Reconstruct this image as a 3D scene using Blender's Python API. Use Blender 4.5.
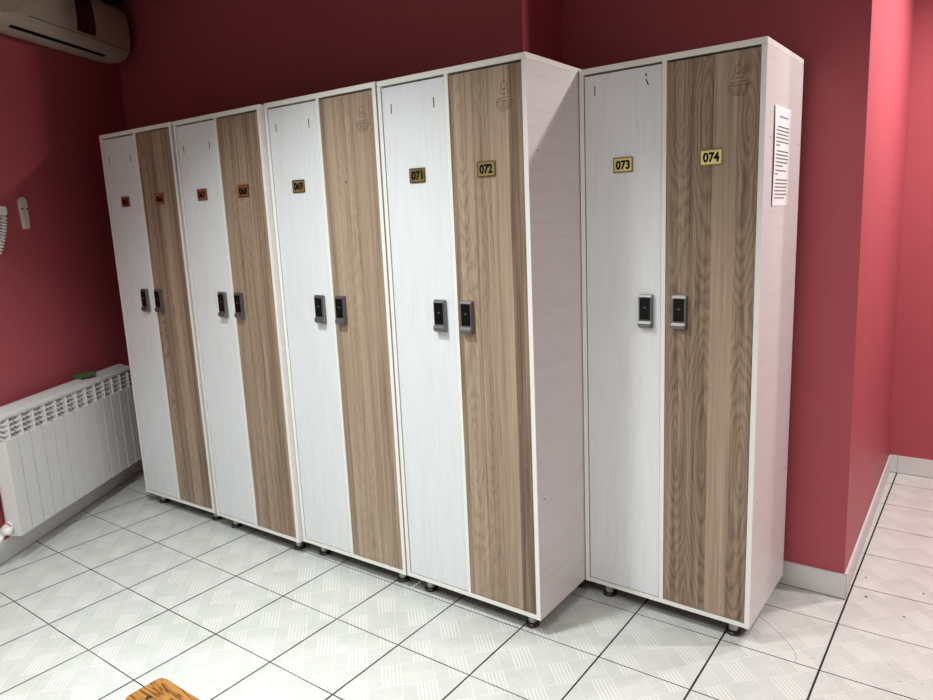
import bpy, bmesh, math, random
from mathutils import Matrix, Vector

for o in list(bpy.data.objects):
    bpy.data.objects.remove(o)
S = bpy.context.scene
C = S.collection

# ---------------------------------------------------------------- camera
cam_d = bpy.data.cameras.new('camera')
cam = bpy.data.objects.new('camera', cam_d)
C.objects.link(cam)
rt = Vector((0.8113, 0.5832, -0.0412)); up = Vector((-0.0723, 0.1700, 0.9828)); fw = Vector((-0.5802, 0.7943, -0.1801))
rm = Matrix((rt, up, -fw)).transposed()
cam.matrix_world = Matrix.Translation((2.7217, -1.8703, 1.4088)) @ rm.to_4x4()
cam_d.sensor_width = 36
cam_d.lens = 700.8 / 933 * 36
cam_d.shift_x = -8.5 / 933
cam_d.shift_y = -1.23 / 933
cam_d.clip_start = 0.02
S.camera = cam

# ---------------------------------------------------------------- view, world, lights
S.view_settings.view_transform = 'Standard'
S.view_settings.look = 'None'
S.view_settings.gamma = 1
S.view_settings.use_curve_mapping = False
S.view_settings.exposure = 0.0
W = bpy.data.worlds.new('world'); S.world = W; W.use_nodes = True
W.node_tree.nodes['Background'].inputs[0].default_value = (0.9, 0.92, 1, 1)
W.node_tree.nodes['Background'].inputs[1].default_value = 0.005


def area(name, loc, target, size, power, color, spread=180, shape='DISK', size_y=None):
    d = bpy.data.lights.new(name, 'AREA')
    d.shape = shape; d.size = size
    if size_y: d.size_y = size_y
    d.energy = power; d.color = color; d.spread = math.radians(spread)
    o = bpy.data.objects.new(name, d); C.objects.link(o)
    o.location = loc
    o.rotation_euler = (Vector(target) - Vector(loc)).to_track_quat('-Z', 'Y').to_euler()
    return o


area('ceiling_light_room', (0.95, -1.05, 2.64), (0.95, -1.0, 0), 0.26, 27, (0.96, 1.0, 0.985), 114)
area('fill_light_rear', (1.9, -1.95, 2.64), (1.9, -1.85, 0), 0.9, 25, (0.96, 1.0, 0.985), 146)  # added fill behind the room lamp, no visible fixture
area('fill_light_left', (0.35, -2.1, 2.64), (0.35, -2.0, 0), 1.0, 14, (0.95, 1.0, 0.98), 132)  # added soft fill for the left end of the room
area('fill_light_right', (3.7, -1.1, 2.64), (3.6, -1.05, 0), 0.35, 21, (1.0, 0.97, 0.95), 156)  # added unseen fill that brightens the right-facing locker sides
area('ceiling_light_passage', (3.44, 1.07, 2.62), (2.3, 0.90, 1.2), 0.10, 27, (1.0, 0.93, 0.90), 172)
area('ceiling_light_passage_end', (3.0, 1.55, 2.66), (2.9, 1.5, 0), 0.12, 22, (1.0, 0.93, 0.91), 140)

# ---------------------------------------------------------------- materials


def srgb(r, g, b):
    f = lambda c: (c / 255 / 12.92) if c / 255 <= 0.04045 else ((c / 255 + 0.055) / 1.055) ** 2.4
    return (f(r), f(g), f(b), 1)


class N:
    """tiny node-graph helper"""
    def __init__(s, name):
        s.m = bpy.data.materials.new(name); s.m.use_nodes = True
        s.t = s.m.node_tree; s.b = s.t.nodes['Principled BSDF']

    def set(s, node, i, v):
        if v is None: return
        if isinstance(v, bpy.types.NodeSocket): s.t.links.new(v, node.inputs[i])
        else: node.inputs[i].default_value = v

    def math(s, op, a, b=None, c=None, clamp=False):
        n = s.t.nodes.new('ShaderNodeMath'); n.operation = op; n.use_clamp = clamp
        s.set(n, 0, a); s.set(n, 1, b); s.set(n, 2, c)
        return n.outputs[0]

    def coord(s):
        n = s.t.nodes.new('ShaderNodeTexCoord'); return n.outputs['Object']

    def sep(s, v):
        n = s.t.nodes.new('ShaderNodeSeparateXYZ'); s.set(n, 0, v); return n.outputs

    def comb(s, x=0.0, y=0.0, z=0.0):
        n = s.t.nodes.new('ShaderNodeCombineXYZ'); s.set(n, 0, x); s.set(n, 1, y); s.set(n, 2, z); return n.outputs[0]

    def noise(s, v, scale, detail=4.0, rough=0.55, dist=0.0):
        n = s.t.nodes.new('ShaderNodeTexNoise'); s.set(n, 'Vector', v)
        n.inputs['Scale'].default_value = scale; n.inputs['Detail'].default_value = detail
        n.inputs['Roughness'].default_value = rough; n.inputs['Distortion'].default_value = dist
        return n.outputs[0]

    def white(s, v):
        n = s.t.nodes.new('ShaderNodeTexWhiteNoise'); n.noise_dimensions = '1D'; s.set(n, 'W', v); return n.outputs[0]

    def ramp(s, f, stops, interp='LINEAR'):
        n = s.t.nodes.new('ShaderNodeValToRGB'); s.set(n, 0, f); e = n.color_ramp.elements
        n.color_ramp.interpolation = interp
        while len(e) > 1: e.remove(e[-1])
        e[0].position, e[0].color = stops[0]
        for p, c in stops[1:]:
            k = e.new(p); k.color = c
        return n.outputs[0]

    def mix(s, f, a, b, mode='MIX'):
        n = s.t.nodes.new('ShaderNodeMix'); n.data_type = 'RGBA'; n.blend_type = mode
        s.set(n, 0, f); s.set(n, 6, a); s.set(n, 7, b); return n.outputs[2]

    def bump(s, h, strength=0.3, dist=0.001):
        n = s.t.nodes.new('ShaderNodeBump'); n.inputs['Strength'].default_value = strength
        n.inputs['Distance'].default_value = dist; s.set(n, 'Height', h)
        s.t.links.new(n.outputs[0], s.b.inputs['Normal'])

    def base(s, col, rough=0.5, metal=0.0, spec=None):
        s.set(s.b, 'Base Color', col); s.set(s.b, 'Roughness', rough); s.set(s.b, 'Metallic', metal)
        if spec is not None: s.set(s.b, 'Specular IOR Level', spec)
        return s.m


def g(v): return (v, v, v, 1)


def plain(name, col, rough=0.5, metal=0.0, spec=None, var=0.04, scale=30.0):
    n = N(name)
    f = n.noise(n.coord(), scale, 3)
    dark = tuple(c * (1 - var) for c in col[:3]) + (1,)
    lite = tuple(min(1, c * (1 + var)) for c in col[:3]) + (1,)
    return n.base(n.mix(f, dark, lite), rough, metal, spec)


def wall_mat():
    n = N('pink_red_paint')
    co = n.coord()
    f = n.noise(co, 1.3, 3); f2 = n.noise(co, 260, 2)
    c = n.ramp(f, [(0.3, (0.40, 0.078, 0.098, 1)), (0.7, (0.44, 0.088, 0.110, 1))])
    n.bump(f2, 0.12, 0.0006)
    return n.base(c, 0.5, 0, 0.35)


def wood_mat(seed):
    n = N('brown_oak_laminate')
    x, y, z = n.sep(n.coord())
    xo = n.math('ADD', x, seed * 3.137)
    wob = n.noise(n.comb(n.math('MULTIPLY', x, 2.0), seed, n.math('MULTIPLY', z, 0.9)), 1.0, 2)
    xs = n.math('ADD', xo, n.math('MULTIPLY', wob, 0.012))
    st = n.math('DIVIDE', xs, 0.068)
    idx = n.math('FLOOR', st)
    r1 = n.white(idx); r2 = n.white(n.math('ADD', idx, 37.7)); r3 = n.white(n.math('ADD', idx, 91.3))
    # cathedral figure: nested stretched ovals around a centre in each stave
    fr = n.math('SUBTRACT', n.math('FRACT', st), n.math('MULTIPLY_ADD', r3, 0.9, 0.05))
    zz = n.math('ADD', z, n.math('MULTIPLY', r2, 1.3))
    zc = n.math('SUBTRACT', n.math('FRACT', n.math('DIVIDE', zz, 1.1)), 0.5)
    dst = n.noise(n.comb(n.math('MULTIPLY', xo, 11.0), seed, n.math('MULTIPLY', z, 2.6)), 1.0, 3, 0.5)
    rr = n.math('SQRT', n.math('ADD', n.math('POWER', fr, 2.0), n.math('POWER', n.math('MULTIPLY', zc, 2.3), 2.0)))
    rr = n.math('ADD', rr, n.math('MULTIPLY', dst, 1.1))
    ring = n.math('MULTIPLY_ADD', n.math('SINE', n.math('MULTIPLY', rr, 44.0)), 0.5, 0.5)
    ring = n.math('MULTIPLY', n.math('POWER', ring, 0.6), n.math('MULTIPLY_ADD', n.math('SUBTRACT', r2, 0.45, clamp=True), 2.6, 0.18))
    fine = n.noise(n.comb(n.math('MULTIPLY', xo, 230.0), seed, n.math('MULTIPLY', z, 3.2)), 1.0, 4, 0.6)
    med = n.noise(n.comb(n.math('MULTIPLY', xo, 48.0), seed, n.math('MULTIPLY', z, 0.8)), 1.0, 4, 0.6)
    v = n.math('MULTIPLY', r1, 0.20)
    v = n.math('ADD', v, n.math('MULTIPLY', ring, 0.085))
    v = n.math('ADD', v, n.math('MULTIPLY', fine, 0.46))
    v = n.math('ADD', v, n.math('MULTIPLY', med, 0.46))
    c = n.ramp(v, [(0.36, srgb(84, 67, 54)), (0.49, srgb(122, 102, 85)), (0.61, srgb(150, 130, 111)), (0.76, srgb(176, 155, 134))])
    n.bump(fine, 0.15, 0.0004)
    return n.base(c, 0.42, 0, 0.4)


def white_mat(name, horiz=False, tint=(0.72, 0.745, 0.765)):
    n = N(name)
    x, y, z = n.sep(n.coord())
    if horiz: v = n.comb(n.math('MULTIPLY', x, 3.0), n.math('MULTIPLY', y, 3.0), n.math('MULTIPLY', z, 34.0))
    else: v = n.comb(n.math('MULTIPLY', x, 60.0), y, n.math('MULTIPLY', z, 4.0))
    f = n.noise(v, 1.0, 5, 0.6, 0.6)
    f2 = n.noise(n.coord(), 3.0, 2)
    a = tuple(t * 0.93 for t in tint) + (1,); b = tuple(min(1, t * 1.03) for t in tint) + (1,)
    c = n.ramp(f, [(0.28, a), (0.5, tint + (1,)), (0.75, b)])
    c = n.mix(n.math('MULTIPLY', f2, 0.12), c, g(0.62))
    n.bump(f, 0.2, 0.0006)
    return n.base(c, 0.34, 0, 0.45)


def tile_mat():
    n = N('ceramic_floor_tile')
    x, y, z = n.sep(n.coord())
    T = 0.3
    # distance to nearest joint
    def joint(c, off):
        q = n.math('FRACT', n.math('DIVIDE', n.math('ADD', c, off), T))
        return n.math('MULTIPLY', n.math('MINIMUM', q, n.math('SUBTRACT', 1.0, q)), T)
    wob = n.math('MULTIPLY', n.math('SUBTRACT', n.noise(n.coord(), 2.2, 2), 0.5), 0.004)
    jx = joint(x, n.math('ADD', wob, 30.0)); jy = joint(y, n.math('ADD', wob, 30.0))
    wid = n.math('MULTIPLY_ADD', n.noise(n.coord(), 4.0, 1), 0.0018, 0.0009)
    gx = n.math('MULTIPLY', n.math('LESS_THAN', jx, n.math('ADD', wid, 0.0011)), n.math('GREATER_THAN', n.math('ABSOLUTE', n.math('SUBTRACT', x, 2.4)), 0.06)); gy = n.math('LESS_THAN', jy, wid)
    # the wide joint that runs from the wall corner
    xj = n.math('ABSOLUTE', n.math('SUBTRACT', x, n.math('MULTIPLY_ADD', y, 0.0140, 2.3960)))
    gw = n.math('LESS_THAN', xj, 0.0032)
    gr = n.math('MAXIMUM', n.math('MAXIMUM', gx, gy), gw)
    # diagonal basket-weave decor
    cell = T * math.sqrt(2) / 4
    a = n.math('DIVIDE', n.math('ADD', x, y), cell * math.sqrt(2)); b = n.math('DIVIDE', n.math('SUBTRACT', x, y), cell * math.sqrt(2))
    a = n.math('ADD', a, 40.0); b = n.math('ADD', b, 40.0)
    fa = n.math('FRACT', a); fb = n.math('FRACT', b)
    par = n.math('MODULO', n.math('ADD', n.math('FLOOR', a), n.math('FLOOR', b)), 2.0)
    def lines(f, k):
        q = n.math('FRACT', n.math('MULTIPLY', f, k)); q = n.math('MINIMUM', q, n.math('SUBTRACT', 1.0, q))
        return n.math('SUBTRACT', 1.0, n.math('DIVIDE', q, 0.30, clamp=True), clamp=True)
    # one family: close pairs of ridges across the cell, other family: plain staves with an edge line
    band = n.math('GREATER_THAN', fa, 0.36)
    la = n.math('MULTIPLY', lines(fa, 9.0), band)
    edge = n.math('LESS_THAN', n.math('MINIMUM', fb, n.math('SUBTRACT', 1.0, fb)), 0.025)
    la = n.math('MAXIMUM', la, n.math('MULTIPLY', edge, 0.5))
    edge2 = n.math('LESS_THAN', n.math('MINIMUM', fa, n.math('SUBTRACT', 1.0, fa)), 0.025)
    lb = n.math('MAXIMUM', n.math('MULTIPLY', lines(fb, 11.0), n.math('MULTIPLY', n.math('GREATER_THAN', fb, 0.5), 0.25)), n.math('MULTIPLY', edge2, 0.5))
    ln = n.mix(par, la, lb)
    vein = n.noise(n.coord(), 12.0, 3, 0.5, 1.2)
    vr = n.math('ABSOLUTE', n.math('SUBTRACT', vein, 0.5)); vr = n.math('SUBTRACT', 1.0, n.math('DIVIDE', vr, 0.03, clamp=True))
    cl = n.noise(n.coord(), 7.0, 4, 0.6)
    base = n.ramp(cl, [(0.3, (0.53, 0.55, 0.52, 1)), (0.7, (0.61, 0.625, 0.60, 1))])
    base = n.mix(n.math('MULTIPLY', vr, 0.22), base, (0.45, 0.46, 0.44, 1))
    base = n.mix(n.math('MULTIPLY', ln, 0.65), base, (0.88, 0.88, 0.85, 1))
    tr = n.white(n.math('ADD', n.math('FLOOR', n.math('DIVIDE', x, T)), n.math('MULTIPLY', n.math('FLOOR', n.math('DIVIDE', y, T)), 17.0)))
    base = n.mix(n.math('MULTIPLY', tr, 0.10), base, (0.5, 0.5, 0.48, 1))
    # scattered dark specks of dirt
    sp = n.math('GREATER_THAN', n.noise(n.coord(), 55.0, 1, 0.3), 0.80)
    base = n.mix(n.math('MULTIPLY', sp, 0.5), base, (0.2, 0.19, 0.17, 1))
    c = n.mix(gr, base, (0.02, 0.017, 0.014, 1))
    h = n.math('SUBTRACT', n.math('MULTIPLY', ln, 0.5), n.math('MULTIPLY', gr, 2.0))
    n.bump(h, 0.6, 0.0015)
    r = n.math('MULTIPLY_ADD', gr, 0.5, 0.33)
    return n.base(c, r, 0, 0.4)


def bench_mat():
    n = N('varnished_pine')
    x, y, z = n.sep(n.coord())
    f = n.noise(n.comb(n.math('MULTIPLY', x, 3.0), n.math('MULTIPLY', y, 30.0), z), 1.0, 3, 0.5, 0.8)
    ring = n.math('MULTIPLY_ADD', n.math('SINE', n.math('MULTIPLY', f, 55.0)), 0.5, 0.5)
    fine = n.noise(n.comb(n.math('MULTIPLY', x, 14.0), n.math('MULTIPLY', y, 400.0), z), 1.0, 3)
    v = n.math('ADD', n.math('MULTIPLY', n.math('POWER', ring, 3.0), 0.65), n.math('MULTIPLY', fine, 0.3))
    c = n.ramp(v, [(0.1, srgb(160, 114, 60)), (0.4, srgb(138, 94, 46)), (0.85, srgb(84, 50, 22))])
    return n.base(c, 0.3, 0, 0.5)


M = {}
M['wall'] = wall_mat()
M['tile'] = tile_mat()
M['ceiling'] = plain('ceiling_paint', (0.07, 0.065, 0.065, 1), 0.8)
M['plaster'] = plain('light_plaster', (0.80, 0.78, 0.72, 1), 0.7)
M['base'] = plain('ceramic_skirting', (0.68, 0.70, 0.69, 1), 0.3, 0, 0.5, 0.07, 9.0)
M['mortar'] = plain('dark_mortar', (0.08, 0.075, 0.065, 1), 0.9)
M['white_door'] = white_mat('white_wood_laminate')
M['white_side'] = white_mat('white_side_laminate', True, (0.72, 0.705, 0.70))
M['frame'] = plain('white_edge_banding', (0.80, 0.80, 0.76, 1), 0.35, 0, 0.45, 0.02, 60)
M['inner'] = plain('locker_inner_board', (0.05, 0.05, 0.05, 1), 0.8)
M['under_shade'] = plain('shade_dark_underside', (0.09, 0.07, 0.055, 1), 0.9)  # dark colour puts the shade under the lockers into the board
M['black'] = plain('black_rubber', (0.012, 0.012, 0.012, 1), 0.5)
M['foot_stem'] = plain('grey_steel_stem', (0.45, 0.45, 0.43, 1), 0.35, 0.7)
M['foot_base'] = plain('dark_chrome_base', (0.06, 0.055, 0.05, 1), 0.28, 0.5)
M['gun'] = plain('gunmetal', (0.2, 0.2, 0.2, 1), 0.45, 0.8)
M['chrome'] = plain('bright_chrome', (0.85, 0.85, 0.83, 1), 0.2, 1.0)
M['gloss'] = plain('glossy_black_reader', (0.004, 0.004, 0.005, 1), 0.12, 0, 0.2)
M['mark'] = plain('grey_printed_mark', (0.05, 0.053, 0.056, 1), 0.4)
M['brass'] = plain('brushed_brass', (0.95, 0.84, 0.40, 1), 0.22, 1.0)
M['brass_edge'] = plain('dark_brass_rim', (0.30, 0.22, 0.08, 1), 0.35, 1.0)
M['ink'] = plain('black_ink', (0.004, 0.004, 0.004, 1), 0.7, 0, 0.08)
M['crest'] = plain('pressed_brown_line', srgb(112, 92, 75), 0.5)
M['radiator'] = plain('white_radiator_enamel', (0.66, 0.66, 0.65, 1), 0.35, 0, 0.5, 0.02)
M['ac'] = plain('cream_ac_plastic', (0.42, 0.365, 0.29, 1), 0.45, 0, 0.35, 0.02)
M['ac_panel'] = plain('dark_maroon_gloss', (0.035, 0.006, 0.008, 1), 0.12)
M['plastic'] = plain('ivory_plastic', (0.60, 0.56, 0.48, 1), 0.45)
M['white_plastic'] = plain('white_plastic', (0.78, 0.78, 0.76, 1), 0.35)
M['sponge'] = plain('green_sponge', (0.075, 0.14, 0.05, 1), 0.9, 0, 0.2, 0.25, 160)
M['paper'] = plain('white_paper', (0.84, 0.84, 0.85, 1), 0.7)
M['print'] = plain('grey_print', (0.16, 0.16, 0.19, 1), 0.7)
M['bench'] = bench_mat()
M['steel'] = plain('black_steel', (0.03, 0.03, 0.03, 1), 0.4, 0.6)
M['pinkstain'] = plain('pink_paint_smear', (0.5, 0.14, 0.15, 1), 0.6)
woods = [wood_mat(k * 1.37 + 0.4) for k in range(5)]

# ---------------------------------------------------------------- geometry helpers


class MB:
    def __init__(s):
        s.bm = bmesh.new(); s.mats = []

    def mi(s, m):
        if m is None: return 0
        if m not in s.mats: s.mats.append(m)
        return s.mats.index(m)

    def _tag(s, before, m, smooth):
        i = s.mi(m)
        for f in s.bm.faces:
            if f not in before: f.material_index = i; f.smooth = smooth

    def box(s, a, b, m=None, bev=0.0, seg=2, M4=None):
        before = set(s.bm.faces)
        r = bmesh.ops.create_cube(s.bm, size=1)
        vs = r['verts']
        for v in vs:
            v.co = Vector(((a[i] + b[i]) / 2 + v.co[i] * abs(b[i] - a[i]) for i in range(3)))
        if bev:
            es = list({e for v in vs for e in v.link_edges})
            bmesh.ops.bevel(s.bm, geom=es, offset=bev, segments=seg, profile=0.5, affect='EDGES')
        s._tag(before, m, False)
        if M4 is not None:
            nv = {v for f in s.bm.faces if f not in before for v in f.verts}
            bmesh.ops.transform(s.bm, matrix=M4, verts=list(nv))
        return s

    def prism(s, pts, axis, lo, hi, m=None, smooth=False):
        """pts 2D outline; extruded along axis (0,1,2)"""
        before = set(s.bm.faces)
        def P(p, t):
            l = [0, 0, 0]; o = [i for i in range(3) if i != axis]
            l[o[0]], l[o[1]], l[axis] = p[0], p[1], t
            return l
        A = [s.bm.verts.new(P(p, lo)) for p in pts]; B = [s.bm.verts.new(P(p, hi)) for p in pts]
        k = len(pts)
        fs = [s.bm.faces.new(A), s.bm.faces.new(B[::-1])]
        for i in range(k):
            fs.append(s.bm.faces.new((A[i], B[i], B[(i + 1) % k], A[(i + 1) % k])))
        bmesh.ops.recalc_face_normals(s.bm, faces=fs)
        s._tag(before, m, smooth)
        if smooth: fs[0].smooth = False; fs[1].smooth = False
        return s

    def lathe(s, prof, cx, cy, seg=24, m=None, M4=None):
        before = set(s.bm.faces)
        rings = []
        for r, z in prof:
            rings.append([s.bm.verts.new((cx + r * math.cos(2 * math.pi * i / seg), cy + r * math.sin(2 * math.pi * i / seg), z)) for i in range(seg)])
        for q in range(len(rings) - 1):
            for i in range(seg):
                s.bm.faces.new((rings[q][i], rings[q][(i + 1) % seg], rings[q + 1][(i + 1) % seg], rings[q + 1][i]))
        s.bm.faces.new(rings[0][::-1]); s.bm.faces.new(rings[-1])
        s._tag(before, m, True)
        nf = [f for f in s.bm.faces if f not in before]
        for f in nf:
            if len(f.verts) > 4: f.smooth = False
        if M4 is not None:
            bmesh.ops.transform(s.bm, matrix=M4, verts=list({v for f in nf for v in f.verts}))
        return s

    def tube(s, pts, r, m=None, seg=10, rs=None):
        before = set(s.bm.faces)
        pts = [Vector(p) for p in pts]; rings = []
        nrm = None
        for i, p in enumerate(pts):
            t = (pts[min(i + 1, len(pts) - 1)] - pts[max(i - 1, 0)]).normalized()
            if nrm is None:
                nrm = t.orthogonal().normalized()
            nrm = (nrm - t * nrm.dot(t)).normalized(); bn = t.cross(nrm)
            rad = rs[i] if rs else r
            rings.append([s.bm.verts.new(p + nrm * rad * math.cos(2 * math.pi * k / seg) + bn * rad * math.sin(2 * math.pi * k / seg)) for k in range(seg)])
        for q in range(len(rings) - 1):
            for i in range(seg):
                s.bm.faces.new((rings[q][i], rings[q][(i + 1) % seg], rings[q + 1][(i + 1) % seg], rings[q + 1][i]))
        s.bm.faces.new(rings[0][::-1]); s.bm.faces.new(rings[-1])
        s._tag(before, m, True)
        return s

    def build(s, name, m, parent=None):
        if not s.mats: s.mats = [m]
        elif m is not None and m not in s.mats and False: s.mats.insert(0, m)
        me = bpy.data.meshes.new(name)
        bmesh.ops.recalc_face_normals(s.bm, faces=list(s.bm.faces))
        for e in s.bm.edges:
            if any(not f.smooth for f in e.link_faces): e.smooth = False
        s.bm.to_mesh(me); s.bm.free()
        for q in s.mats: me.materials.append(q)
        o = bpy.data.objects.new(name, me); C.objects.link(o)
        if parent is not None: o.parent = parent
        return o


def empty(name, loc=(0, 0, 0), rz=0.0):
    o = bpy.data.objects.new(name, None); C.objects.link(o)
    o.location = loc; o.rotation_euler = (0, 0, rz); o.empty_display_size = 0.1
    return o


def tag(o, label, cat, group=None, kind=None):
    o['label'] = label; o['category'] = cat
    if group: o['group'] = group
    if kind: o['kind'] = kind
    return o


def struct(o, parent=None):
    o['kind'] = 'structure'
    return o


def rrect(x0, y0, x1, y1, r, seg=6):
    if not isinstance(r, (tuple, list)): r = (r,) * 4
    out = []
    for (cx, cy, a, q) in ((x1 - r[0], y1 - r[0], 0, r[0]), (x0 + r[1], y1 - r[1], 90, r[1]), (x0 + r[2], y0 + r[2], 180, r[2]), (x1 - r[3], y0 + r[3], 270, r[3])):
        for i in range(seg + 1):
            t = math.radians(a + 90 * i / seg); out.append((cx + q * math.cos(t), cy + q * math.sin(t)))
    return out


def text_mesh(txt, size, width, depth, name, mat, parent, centre, stroke=0.0):
    """upright lettering facing -y, centred on centre, fitted to width"""
    cu = bpy.data.curves.new('txt', 'FONT'); cu.body = txt; cu.size = 1.0; cu.extrude = 0.01; cu.offset = stroke
    cu.resolution_u = 4
    tmp = bpy.data.objects.new('txt', cu); C.objects.link(tmp)
    dg = bpy.context.evaluated_depsgraph_get()
    me = bpy.data.meshes.new_from_object(tmp.evaluated_get(dg))
    bpy.data.objects.remove(tmp)
    xs = [v.co.x for v in me.vertices]; ys = [v.co.y for v in me.vertices]
    cx, cy = (min(xs) + max(xs)) / 2, (min(ys) + max(ys)) / 2
    kx = width / (max(xs) - min(xs)); ky = size / (max(ys) - min(ys))
    for v in me.vertices:
        X, Y, Z = v.co
        v.co = (centre[0] + (X - cx) * kx, centre[1] - (Z + 0.01) / 0.02 * depth, centre[2] + (Y - cy) * ky)
    me.name = name
    me.materials.clear(); me.materials.append(mat)
    o = bpy.data.objects.new(name, me); C.objects.link(o); o.parent = parent
    return o


# ---------------------------------------------------------------- room shell
LW0 = Vector((-0.6986, -0.7943, 0)); U = Vector((-0.5374, 0.8433, 0)); NR = Vector((0.8433, 0.5374, 0))
CEIL = 2.72
YB = 0.484; YR = 0.786; YF = 2.28


def lw(s, off=0.0): return LW0 + U * s + NR * off


fl = MB().prism([(-2.2, -3.4), (4.7, -3.4), (4.7, 2.45), (-2.2, 2.45)], 2, -0.08, 0.0).build('floor', M['tile'])
struct(fl)
# hairline cracks in two tiles
def ribbon(mb, pts, w):
    pv = None
    P = [Vector((p[0], p[1], 0.0004)) for p in pts]
    for i, p in enumerate(P):
        t = (P[min(i + 1, len(P) - 1)] - P[max(i - 1, 0)]).normalized(); nn = Vector((-t.y, t.x, 0)) * w
        a = mb.bm.verts.new(p + nn); b = mb.bm.verts.new(p - nn)
        if pv: mb.bm.faces.new((pv[0], pv[1], b, a))
        pv = (a, b)


mb = MB(); ribbon(mb, [(2.172, .508), (2.21, .478), (2.25, .442), (2.2804, .4106), (2.305, .378), (2.3228, .3474), (2.330, .325), (2.3285, .302)], 0.0006)
mb.build('tile_crack', M['mortar'], fl)
ce = MB().prism([(-2.2, -3.4), (4.7, -3.4), (4.7, 2.45), (-2.2, 2.45)], 2, CEIL, CEIL + 0.1).build('ceiling', M['ceiling']); struct(ce)
a = lw(-0.15, -0.008); b = lw(1.56, -0.008); a2 = lw(-0.15, -0.15); b2 = lw(1.56, -0.15)
struct(MB().prism([a[:2], b[:2], b2[:2], a2[:2]], 2, 0, CEIL).build('wall_left', M['wall']))
struct(MB().prism([(-1.75, YB), (1.28, YB), (1.28, YR + 0.2), (-1.75, YR + 0.2)], 2, 0, CEIL).build('wall_back', M['wall']))
# the wall block behind the set-back locker, with the passage on its right (its edge leans very slightly)
mb = MB().prism([(1.281, YR), (2.394, YR), (2.386, YF + .05), (1.281, YF + .05)], 2, 0, CEIL)
for v in mb.bm.verts:
    if v.co.x > 2: v.co.x -= 0.0075 * v.co.z
struct(mb.build('wall_middle', M['wall']))
struct(MB().prism([(1.9, YF), (4.7, YF), (4.7, YF + .15), (1.9, YF + .15)], 2, 0, CEIL).build('wall_far', M['wall']))
struct(MB().prism([(4.55, -3.4), (4.7, -3.4), (4.7, YF), (4.55, YF)], 2, 0, CEIL).build('wall_right', M['wall']))
struct(MB().prism([(-2.2, -3.4), (4.55, -3.4), (4.55, -3.25), (-2.2, -3.25)], 2, 0, CEIL).build('wall_front', M['plaster']))
struct(MB().prism([(-2.35, -3.4), (-2.2, -3.4), (-2.2, 2.45), (-2.35, 2.45)], 2, 0, CEIL).build('wall_side', M['plaster']))


def skirting(name, p0, p1, seam0, h=0.095, t=0.008, step=0.3, lo=0.003):
    """ceramic skirting pieces from p0 to p1, thickness towards the left of the run"""
    p0 = Vector((p0[0], p0[1], 0)); p1 = Vector((p1[0], p1[1], 0)); d = (p1 - p0); L = d.length; d.normalize(); nn = Vector((-d.y, d.x, 0))
    mb = MB()
    cuts = [0.0]; q = seam0
    while q < L - 0.005:
        if q > 0.005: cuts.append(q)
        q += step
    cuts.append(L)
    for i in range(len(cuts) - 1):
        s0, s1 = cuts[i] + (0.0007 if i else 0), cuts[i + 1] - (0.0007 if i < len(cuts) - 2 else 0)
        A = p0 + d * s0; B = p0 + d * s1
        q = [A, B, B + nn * t, A + nn * t]
        mb.prism([v[:2] for v in q], 2, lo, h, M['base'])
    A, B = p0, p1
    mb.prism([v[:2] for v in (A, B, B + nn * (t - 0.0012), A + nn * (t - 0.0012))], 2, 0.0, h - 0.003, M['mortar'])
    o = mb.build(name, None); struct(o); return o


skirting('baseboard_left', lw(1.5, -0.008)[:2], lw(-0.15, -0.008)[:2], 0.27 + 0.02)
skirting('baseboard_middle', (2.402, YR), (1.29, YR), 0.5)
skirting('baseboard_passage', (2.388, YF), (2.394, YR - 0.008), 0.08)
skirting('baseboard_far', (4.5, YF), (2.39, YF), (4.5 - 2.428) % 0.3)

# ---------------------------------------------------------------- lockers
DEP = 0.434


def shape_lock(x0, mirrored, parent):
    """electronic lock: gunmetal housing, black reader window, chrome top strip, flared lip"""
    zc = 1.088; h = 0.056; w = 0.0235
    prof = [(0.0, zc - h), (-0.010, zc - h), (-0.021, zc - h + 0.006), (-0.023, zc - h + 0.016), (-0.019, zc - h + 0.024), (-0.0155, zc - h + 0.026), (-0.0155, zc + h - 0.008), (-0.012, zc + h - 0.001), (-0.008, zc + h), (0.0, zc + h)]
    mb = MB().prism(prof, 0, x0 - w, x0 + w)
    bmesh.ops.bevel(mb.bm, geom=[e for e in mb.bm.edges if abs(e.verts[0].co.x - e.verts[1].co.x) < 1e-6 and abs(abs(e.verts[0].co.x - x0) - w) < 1e-6 and not (e.verts[0].co.y > -1e-6 and e.verts[1].co.y > -1e-6)], offset=0.0018, segments=2, affect='EDGES')
    mb.build('lock_housing', M['gun'], parent)
    mb = MB().prism(rrect(x0 - 0.0180, zc - 0.027, x0 + 0.0180, zc + 0.046, 0.002, 3), 1, -0.0166, -0.0150)
    mb.build('lock_reader', M['gloss'], parent)
    mb = MB().prism(rrect(x0 - 0.006, zc + 0.010, x0 + 0.006, zc + 0.016, 0.0028, 4), 1, -0.0172, -0.0164)
    mb.build('reader_mark', M['mark'], parent)
    mb = MB().box((x0 - w + 0.001, -0.0120, zc + h - 0.0006), (x0 + w - 0.001, -0.003, zc + h + 0.0016), None, 0.0006, 1)
    mb.build('lock_top_strip', M['chrome'], parent)


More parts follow.
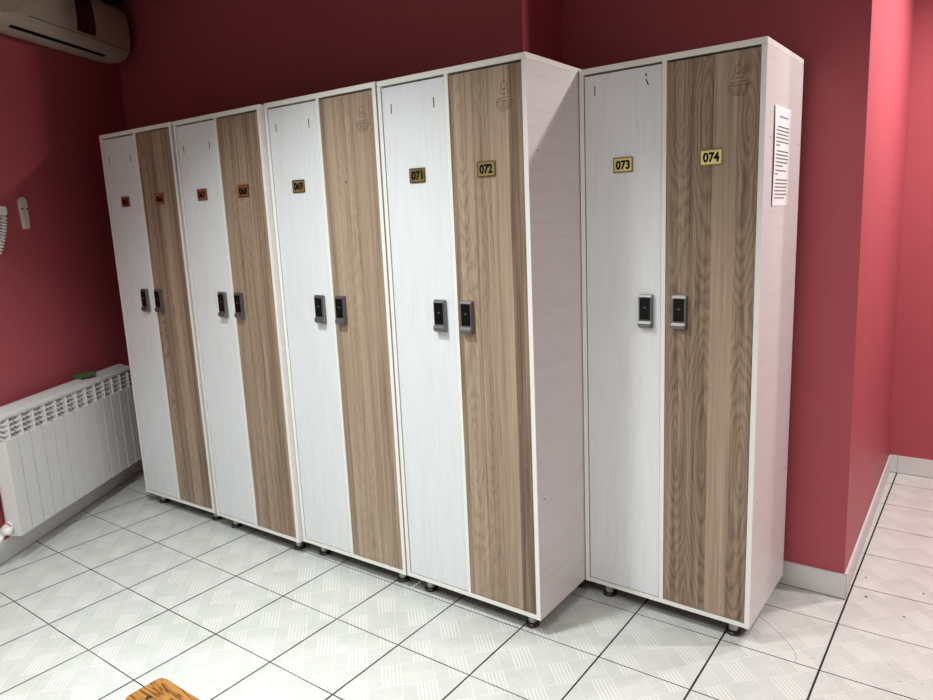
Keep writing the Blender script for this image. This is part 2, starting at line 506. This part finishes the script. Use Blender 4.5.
def crest(x0, z0, k, parent):
    """faint pressed emblem: a shield bowl with a bar over it and a small knot above"""
    mb = MB(); y = 0.0008; r = 0.0007
    def arc(R, a0, a1, cz=0.0, cx=0.0, sx=1.0, sz=1.0):
        p = [(x0 + cx * k + R * k * sx * math.cos(math.radians(a0 + (a1 - a0) * i / 20)), y, z0 + cz * k + R * k * sz * math.sin(math.radians(a0 + (a1 - a0) * i / 20))) for i in range(21)]
        mb.tube(p, r, None, 5)
    arc(0.030, 180, 360); arc(0.024, 180, 360)
    mb.tube([(x0 - .030 * k, y, z0), (x0 + .030 * k, y, z0)], r, None, 5)
    mb.tube([(x0 - .024 * k, y, z0 + .006 * k), (x0 + .026 * k, y, z0 + .010 * k)], r, None, 5)
    arc(0.010, 0, 360, -0.011); arc(0.004, 0, 360, -0.011)
    arc(0.012, 0, 360, 0.045, 0.0, 0.9, 1.0); arc(0.009, 40, 320, 0.026, -0.006, 1, 0.7); arc(0.009, -140, 140, 0.026, 0.008, 1, 0.7)
    mb.build('pressed_emblem', M['crest'], parent)


def plate(x0, num, parent):
    zc = 1.5675
    MB().prism(rrect(x0 - 0.035, zc - 0.0245, x0 + 0.035, zc + 0.0245, 0.004, 4), 1, -0.0020, 0.0).build('number_plate', M['brass_edge'], parent)
    MB().prism(rrect(x0 - 0.031, zc - 0.0205, x0 + 0.031, zc + 0.0205, 0.002, 3), 1, -0.0026, -0.0019).build('plate_face', M['brass'], parent)
    text_mesh(num, 0.0300, 0.0500, 0.0006, 'plate_digits', M['ink'], parent, (x0, -0.0026, zc), 0.04)


KS = 0.989; CX, CY, CZ = 2.7217, -1.8703, 1.4088


def locker(spec):
    (x, y, a, w, H, z0), nl, nr, wood, label, has_crest, marks = spec
    t = 0.016
    root = empty('locker', (x, y, 0), a)
    tag(root, label, 'locker', 'two-door lockers along the back wall')
    root.scale = (KS, KS, KS)
    root.location = (CX + KS * (x - CX), CY + KS * (y - CY), CZ * (1 - KS))
    # carcass parts, local x across, y into the wall
    MB().box((0, 0, H - 0.018), (w, DEP, H), None, 0.0008, 1).build('top_panel', M['frame'], root)
    for nm, xa in (('side_panel', 0.0), ('side_panel', w - t)):
        mb = MB().box((xa, 0.0012, z0), (xa + t, DEP, H - 0.0186), M['white_side'])
        mb.box((xa, 0.0, z0), (xa + t, 0.0012, H - 0.0186), M['frame'])
        o = mb.build(nm, None, root)
        # screw caps on the outer face
        xo = xa if xa == 0 else w
        sg = -1 if xa == 0 else 1
        for yy, zz in ((0.057, 1.614), (0.043, 0.475), (DEP - 0.035, 0.475), (DEP - 0.035, 1.614)):
            MB().lathe([(0.0028, -0.0004), (0.0028, 0.0006)], 0, 0, 8, None, Matrix.Translation((xo, yy, zz)) @ Matrix.Rotation(math.pi / 2 * sg, 4, 'Y')).build('screw_cap', M['black'], o)
    MB().box((t, 0, z0 + 0.001), (w - t, DEP, z0 + t), M['frame']).box((t, 0.004, z0), (w - t, DEP, z0 + 0.001), M['under_shade']).build('bottom_panel', None, root)  # thin underside layer coloured dark to deepen the shaded gap
    MB().box((t, DEP - 0.004, z0 + t), (w - t, DEP, H - 0.018)).build('back_panel', M['white_side'], root)
    xc = 0.3015 if wood != 4 else 0.2975
    dl = 0.005 if wood == 4 else 0.0
    MB().box((xc - 0.0075, 0, z0 + t), (xc + 0.0075, DEP - 0.004, H - 0.018)).build('centre_partition', M['frame'], root)
    zt = H - 0.018 - 0.0070; zb = z0 + t + 0.0035
    # white door
    x0, x1 = t + 0.0035, xc - 0.0075 - 0.0015
    d = MB().box((x0, 0.0012, zb), (x1, 0.017, zt), None, 0.0006, 1).build('door', M['white_door'], root)
    d['label'] = 'white wood-grain door'
    if marks == 'vents':
        for sx, sz in ((0.060, 1.797 if wood != 1 else 1.767), (0.2475, 1.795 if wood != 1 else 1.770)):
            if wood == 0: sz -= 0.028
            MB().box((sx - 0.0019, 0.0004, sz - 0.016), (sx + 0.0019, 0.0018, sz + 0.016), None, 0.0005, 1).build('door_slot', M['ink'], d)
    else:
        MB().box((0.0553, 0.0004, 1.798), (0.0589, 0.0018, 1.829), None, 0.0005, 1).build('door_slot', M['ink'], d)
        MB().box((0.2345, 0.0004, 1.832), (0.2385, 0.0018, 1.842), None, 0.0005, 1).build('door_slot', M['ink'], d)
        MB().box((-0.0018, -0.0006, -0.010), (0.0018, 0.0006, 0.010), None, 0.0004, 1, Matrix.Translation((0.2405, 0.0010, 1.815)) @ Matrix.Rotation(math.radians(-26), 4, 'Y')).build('door_slot', M['ink'], d)
    shape_lock(0.2365 + dl, False, d)
    plate(0.162 - dl * 0.8 if nl != '069' else 0.1635, nl, d)
    # brown door
    x0, x1 = xc + 0.0075 + 0.0015, w - t - 0.0012
    d = MB().box((x0, 0.0012, zb), (x1, 0.017, zt), None, 0.0006, 1).build('door', woods[wood], root)
    d['label'] = 'brown oak-grain door'
    shape_lock(0.3520 + dl, True, d)
    if nr: plate(0.448, nr, d)
    else: MB().lathe([(0.0035, -0.0003), (0.0035, 0.0004)], 0, 0, 10, None, Matrix.Translation((0.420, 0.0012, 1.568)) @ Matrix.Rotation(math.pi / 2, 4, 'X')).build('screw_hole', M['ink'], d)
    if has_crest: crest(0.5225, 1.766, 1.0, d)
    # four levelling feet
    for fx in (0.072, w - 0.066):
        for fy in (0.055, DEP - 0.055):
            f = MB().lathe([(0.0165, -0.003), (0.0165, z0 + 0.0)], fx, fy, 20).build('foot', M['foot_stem'], root)
            MB().lathe([(0.0255, -0.01567), (0.0265, -0.0117), (0.0255, -0.0067), (0.021, -0.0025), (0.0165, -0.001)], fx, fy, 24).build('foot_base', M['foot_base'], f)
    return root


specs = [
    ((-0.8492, -0.0356, 0.0301, 0.5953, 1.8942, 0.0452), '065', '066', 0, 'leftmost two-door locker, numbers 065 and 066, beside the white radiator', False, 'vents'),
    ((-0.2266, -0.0234, 0.0101, 0.5941, 1.8920, 0.0447), '067', '068', 1, 'two-door locker with white and brown doors numbered 067 and 068', False, 'vents'),
    ((0.3702, 0.0040, 0.0140, 0.5950, 1.8958, 0.0454), '069', None, 2, 'two-door locker whose white door reads 069 and brown door has no number plate', True, 'vents'),
    ((0.9720, 0.0133, 0.0010, 0.6040, 1.8940, 0.0469), '071', '072', 3, 'locker 071 and 072 at the right end of the row of four', True, 'vents'),
    ((1.5796, 0.3474, -0.0228, 0.6015, 1.8869, 0.0453), '073', '074', 4, 'set-back right locker 073 and 074 with a printed sheet on its side', True, 'odd'),
]
roots = [locker(s) for s in specs]

# printed sheet taped on the side of the right-hand locker
ex, ey, ea, ew = 1.5796, 0.3474, -0.0228, 0.6015
pn = empty('paper_notice', (CX + KS * (ex + ew * math.cos(ea) - CX), CY + KS * (ey + ew * math.sin(ea) - CY), CZ * (1 - KS)), ea)
pn.scale = (KS, KS, KS)
tag(pn, 'white printed sheet of paper stuck on the side of the right locker', 'notice')
mb = MB()
gy, gz = 8, 12
grid = []
for j in range(gz + 1):
    row = []
    for i in range(gy + 1):
        yy = 0.092 + 0.188 * i / gy; zz = 1.415 + 0.297 * j / gz
        c = 0.0012 + 0.004 * max(0, 1 - i / 2.0) ** 2 * (0.5 + 0.5 * math.sin(j / gz * 3.1)) + 0.003 * max(0, (j - 10) / 2) * max(0, (i - 5) / 3)
        row.append((c, yy, zz))
    grid.append(row)
F = [[mb.bm.verts.new(p) for p in r] for r in grid]
Bk = [[mb.bm.verts.new((p[0] - 0.0005, p[1], p[2])) for p in r] for r in grid]
for j in range(gz):
    for i in range(gy):
        mb.bm.faces.new((F[j][i], F[j][i + 1], F[j + 1][i + 1], F[j + 1][i]))
        mb.bm.faces.new((Bk[j][i], Bk[j + 1][i], Bk[j + 1][i + 1], Bk[j][i + 1]))
for j in range(gz):
    mb.bm.faces.new((F[j][0], F[j + 1][0], Bk[j + 1][0], Bk[j][0])); mb.bm.faces.new((F[j][gy], Bk[j][gy], Bk[j + 1][gy], F[j + 1][gy]))
for i in range(gy):
    mb.bm.faces.new((F[0][i], Bk[0][i], Bk[0][i + 1], F[0][i + 1])); mb.bm.faces.new((F[gz][i], F[gz][i + 1], Bk[gz][i + 1], Bk[gz][i]))
for f in mb.bm.faces: f.smooth = False
mb.build('sheet', M['paper'], pn)
rnd = random.Random(5)
mb = MB()
def textline(z, y0, y1):
    yy = y0
    while yy < y1 - 0.004:
        L = min(rnd.uniform(0.006, 0.018), y1 - yy)
        mb.box((0.0016, yy, z - 0.0015), (0.0026, yy + L, z + 0.0015)); yy += L + 0.006
textline(1.682, 0.155, 0.255)
mb.build('printed_title', M['print'], pn); mb = MB()
for z, a0, a1 in [(1.652, .14, .265), (1.641, .118, .265), (1.630, .118, .265), (1.619, .118, .265), (1.608, .118, .265), (1.597, .118, .165),
                  (1.580, .13, .262), (1.569, .116, .265), (1.558, .116, .265), (1.547, .116, .265), (1.536, .116, .21),
                  (1.522, .12, .25), (1.511, .116, .15), (1.494, .13, .262), (1.483, .116, .262), (1.472, .116, .262), (1.461, .116, .262), (1.450, .116, .262), (1.439, .116, .23)]:
    textline(z, a0, a1)
mb.build('printed_lines', M['print'], pn)

# ---------------------------------------------------------------- left wall items (local x = along wall, local y = -distance from wall)
RZ = math.atan2(U.y, U.x)


def lwall_empty(name): return empty(name, LW0, RZ)


rad = empty('radiator', lw(0.0, 0.0), RZ)
tag(rad, 'white sectional aluminium radiator mounted low on the left wall', 'radiator')


def section_mb():
    mb = MB(); w = 0.0379
    mb.box((-w + 0.0018, -0.120, 0.138), (w - 0.0018, -0.062, 0.566), None, 0.0008, 1)
    # collectors, top roll and back fins
    prof = [(-0.117, 0.659), (-0.118, 0.668), (-0.114, 0.678), (-0.104, 0.684), (-0.086, 0.686), (-0.072, 0.692), (-0.052, 0.698), (-0.042, 0.692), (-0.040, 0.66), (-0.040, 0.645), (-0.060, 0.652), (-0.112, 0.655)]
    mb.prism(prof, 0, -w, w, None, True)
    mb.box((-0.0045, -0.1185, 0.560), (0.0045, -0.042, 0.655), None, 0.002, 2)
    for zz in (0.566, 0.589, 0.612, 0.634):
        mb.prism([(-0.115, zz), (-0.114, zz + 0.003), (-0.088, zz + 0.015), (-0.088, zz + 0.011)], 0, -w + 0.002, w - 0.002)
    mb.box((-0.013, -0.109, 0.150), (0.013, -0.045, 0.650), None, 0.002, 1)
    mb.box((-0.022, -0.050, 0.170), (0.022, -0.045, 0.640), None, 0.001, 1)
    mb.lathe([(0.021, -0.0395), (0.021, 0.0395)], 0, 0, 16, None, Matrix.Translation((0, -0.072, 0.187)) @ Matrix.Rotation(math.pi / 2, 4, 'Y'))
    mb.lathe([(0.021, -0.0395), (0.021, 0.0395)], 0, 0, 16, None, Matrix.Translation((0, -0.072, 0.660)) @ Matrix.Rotation(math.pi / 2, 4, 'Y'))
    return mb


sec = section_mb().build('section', M['radiator'], rad)
S0 = 0.029; PITCH = 0.0787
sec.location = (S0, 0, 0)
for k in range(1, 13):
    c = sec.copy(); C.objects.link(c); c.parent = rad; c.location = (S0 + PITCH * k, 0, 0)
MB().lathe([(0.018, 0.0), (0.018, 0.008), (0.006, 0.010)], 0, 0, 16, None, Matrix.Translation((-0.010, -0.072, 0.660)) @ Matrix.Rotation(-math.pi / 2, 4, 'Y')).build('end_cap', M['radiator'], rad)
# brackets to the wall
for bx in (0.1476, 0.70):
    MB().box((bx - 0.006, -0.046, 0.60), (bx + 0.006, 0.006, 0.63)).box((bx - 0.015, -0.001, 0.57), (bx + 0.015, 0.007, 0.66)).build('wall_bracket', M['radiator'], rad)
v = MB()
v.tube([(-0.008, -0.072, 0.187), (-0.020, -0.072, 0.187)], 0.019, None, 14)
v.tube([(-0.018, -0.072, 0.187), (-0.036, -0.072, 0.186), (-0.052, -0.074, 0.182), (-0.062, -0.074, 0.165)], 0.014, None, 12)
v.build('valve_body', M['white_plastic'], rad)
MB().tube([(-0.052, -0.074, 0.182), (-0.054, -0.100, 0.184), (-0.055, -0.118, 0.185)], 0.018, None, 14).build('valve_knob', M['white_plastic'], rad)
MB().tube([(-0.060, -0.074, 0.170), (-0.075, -0.072, 0.150), (-0.10, -0.070, 0.145), (-0.14, -0.068, 0.143)], 0.0125, None, 12).build('supply_pipe', M['white_plastic'], rad)
MB().tube([(-0.020, -0.072, 0.187), (-0.0225, -0.072, 0.187)], 0.0196, None, 14).build('painted_ring', M['pinkstain'], rad)

sp = empty('sponge', lw(0.668, 0.066), RZ + math.radians(-14))
tag(sp, 'small green sponge lying on top of the radiator', 'sponge')
mb = MB().box((-0.050, -0.030, 0.6985), (0.050, 0.030, 0.717), None, 0.005, 3); mb.build('sponge_pad', M['sponge'], sp)

hk = empty('wall_hook', lw(0.497, -0.008), RZ)
tag(hk, 'ivory plastic wall holder with two screw holes on the left wall', 'hook')
pts = []
for i in range(17):
    t = math.radians(180 * i / 16); pts.append((0.0265 * math.cos(t), 1.575 + 0.030 * math.sin(t)))
pts += [(-0.0265, 1.55), (-0.022, 1.50), (-0.019, 1.462), (-0.013, 1.456), (-0.004, 1.456), (-0.002, 1.466), (0.002, 1.466), (0.004, 1.456), (0.014, 1.456), (0.020, 1.462), (0.0235, 1.50), (0.0265, 1.55)]
mb = MB().prism(pts, 1, -0.012, 0.0)
bmesh.ops.bevel(mb.bm, geom=[e for e in mb.bm.edges if e.verts[0].co.y < -0.011 and e.verts[1].co.y < -0.011], offset=0.003, segments=2, affect='EDGES')
mb.build('holder_plate', M['plastic'], hk)
for sx in (-0.0175, 0.0175):
    MB().lathe([(0.005, -0.001), (0.005, 0.0008)], 0, 0, 12, None, Matrix.Translation((sx, -0.0125, 1.550)) @ Matrix.Rotation(math.pi / 2, 4, 'X')).build('screw_hole', M['ink'], hk)

hd = empty('hair_dryer', lw(0.30, -0.008), RZ)
tag(hd, 'white wall hair dryer with coiled cord at the left edge', 'hair dryer')
MB().prism(rrect(-0.16, 1.517, 0.034, 1.557, 0.016, 6), 1, -0.045, 0.0).build('dryer_body', M['white_plastic'], hd)
pts = []
turns = 12
ctr = lambda t: Vector((0.024 - 0.03 * t - 0.04 * t * t, -0.030, 1.515 - 0.165 * t))
for i in range(turns * 14 + 1):
    t = i / (turns * 14); a = 2 * math.pi * i / 14; c = ctr(t)
    pts.append((c.x + 0.0125 * math.cos(a), c.y + 0.0125 * math.sin(a), c.z))
MB().tube(pts, 0.0036, None, 7).build('coiled_cord', M['white_plastic'], hd)

# air conditioner, mounted a little out of level
ac = empty('air_conditioner', lw(0.72, -0.008), RZ)
ac.rotation_euler = (0, math.radians(-2.6), RZ)
ac.location = lw(0.735, -0.008) + Vector((0, 0, 2.345))
tag(ac, 'cream split air conditioner high on the left wall by the corner', 'air conditioner')
# profile in (y, z): back on wall y=0
prof = [(0.0, 0.0), (-0.060, -0.012), (-0.115, -0.010), (-0.160, 0.010), (-0.188, 0.045), (-0.200, 0.10), (-0.203, 0.18), (-0.198, 0.235), (-0.180, 0.262), (-0.150, 0.272), (0.0, 0.275)]
mb = MB().prism(prof, 0, -0.60, 0.565, None, True)
# rounded right cap
K = 8
mb2pr = lambda k: [(p[0] * k[0], 0.13 + (p[1] - 0.13) * k[1]) for p in prof]
prev = 0.565
for i in range(1, K + 1):
    t = i / K; sx = 0.565 + 0.040 * math.sin(t * math.pi / 2); f = 0.80 + 0.20 * math.cos(t * math.pi / 2)
    mb.prism(mb2pr((f, f)), 0, prev, sx, None, True); prev = sx
mb.build('housing', M['ac'], ac)
MB().prism([(-0.1975, 0.060), (-0.2048, 0.085), (-0.2050, 0.18), (-0.199, 0.237), (-0.190, 0.250), (-0.186, 0.237), (-0.190, 0.060)], 0, 0.085, 0.235).build('display_strip', M['ac_panel'], ac)
MB().prism([(-0.130, -0.007), (-0.146, 0.000), (-0.142, 0.006), (-0.128, 0.001)], 0, -0.33, 0.40).build('air_outlet', M['ink'], ac)
mb = MB()
mb.prism(rrect(-0.60, 0.030, -0.315, 0.26, (0.06, 0.02, 0.02, 0.11), 10), 1, -0.209, -0.170)
mb.build('left_cover', M['ac'], ac)
MB().tube([(-0.27, -0.1905, 0.049), (0.565, -0.1905, 0.049)], 0.0012, None, 6).build('panel_seam', M['ink'], ac)

# ---------------------------------------------------------------- bench in the foreground
bn = empty('bench', (1.86, -1.40, 0), 0.0)
tag(bn, 'varnished wooden slatted bench, one corner showing at the bottom edge', 'bench')
for k in range(4):
    y1 = 0.235 - 0.112 * k; y0 = y1 - 0.092
    mb = MB().prism(rrect(-0.548, y0, 0.55, y1, 0.018, 6), 2, 0.426, 0.448)
    bmesh.ops.bevel(mb.bm, geom=[e for e in mb.bm.edges if abs(e.verts[0].co.z - e.verts[1].co.z) < 1e-6], offset=0.003, segments=2, affect='EDGES')
    o = mb.build('seat_slat', M['bench'], bn)
    for bx in (-0.50, 0.50):
        MB().lathe([(0.0065, 0.4465), (0.006, 0.4495), (0.003, 0.4505)], bx, (y0 + y1) / 2 + (0.0 if k else -0.012), 14).build('bolt_head', M['steel'], o)
for bx in (-0.50, 0.50):
    mb = MB()
    mb.box((bx - 0.015, -0.225, 0.40), (bx + 0.015, 0.215, 0.426)).box((bx - 0.015, -0.225, 0.0), (bx + 0.015, -0.195, 0.40)).box((bx - 0.015, 0.185, 0.0), (bx + 0.015, 0.215, 0.40)).box((bx - 0.012, -0.20, 0.12), (bx + 0.012, 0.19, 0.145))
    mb.build('leg_frame', M['steel'], bn)

# ---------------------------------------------------------------- crumbs on the passage floor
for (cx, cy, r, lab) in ((2.4612, 0.8374, 0.004, 'grey crumb on the floor tile beside the wall corner'),
                         (2.5863, 0.7613, 0.003, 'small dark crumb nearest the camera on the passage floor'),
                         (2.6304, 0.9658, 0.003, 'small dark crumb farthest right on the passage floor'),
                         (2.4420, 0.9900, 0.003, 'tiny pale brown crumb by the passage skirting')):
    mb = MB(); bmesh.ops.create_icosphere(mb.bm, subdivisions=2, radius=r)
    for v in mb.bm.verts: v.co = Vector((v.co.x * (1.4 + 30 * v.co.y), v.co.y * 0.8, (v.co.z + r) * 0.45))
    o = mb.build('crumb', plain('crumb_brown', (0.10, 0.085, 0.07, 1), 0.9)); o.location = (cx, cy, 0.0)
    tag(o, lab, 'crumb', 'crumbs on the passage floor')
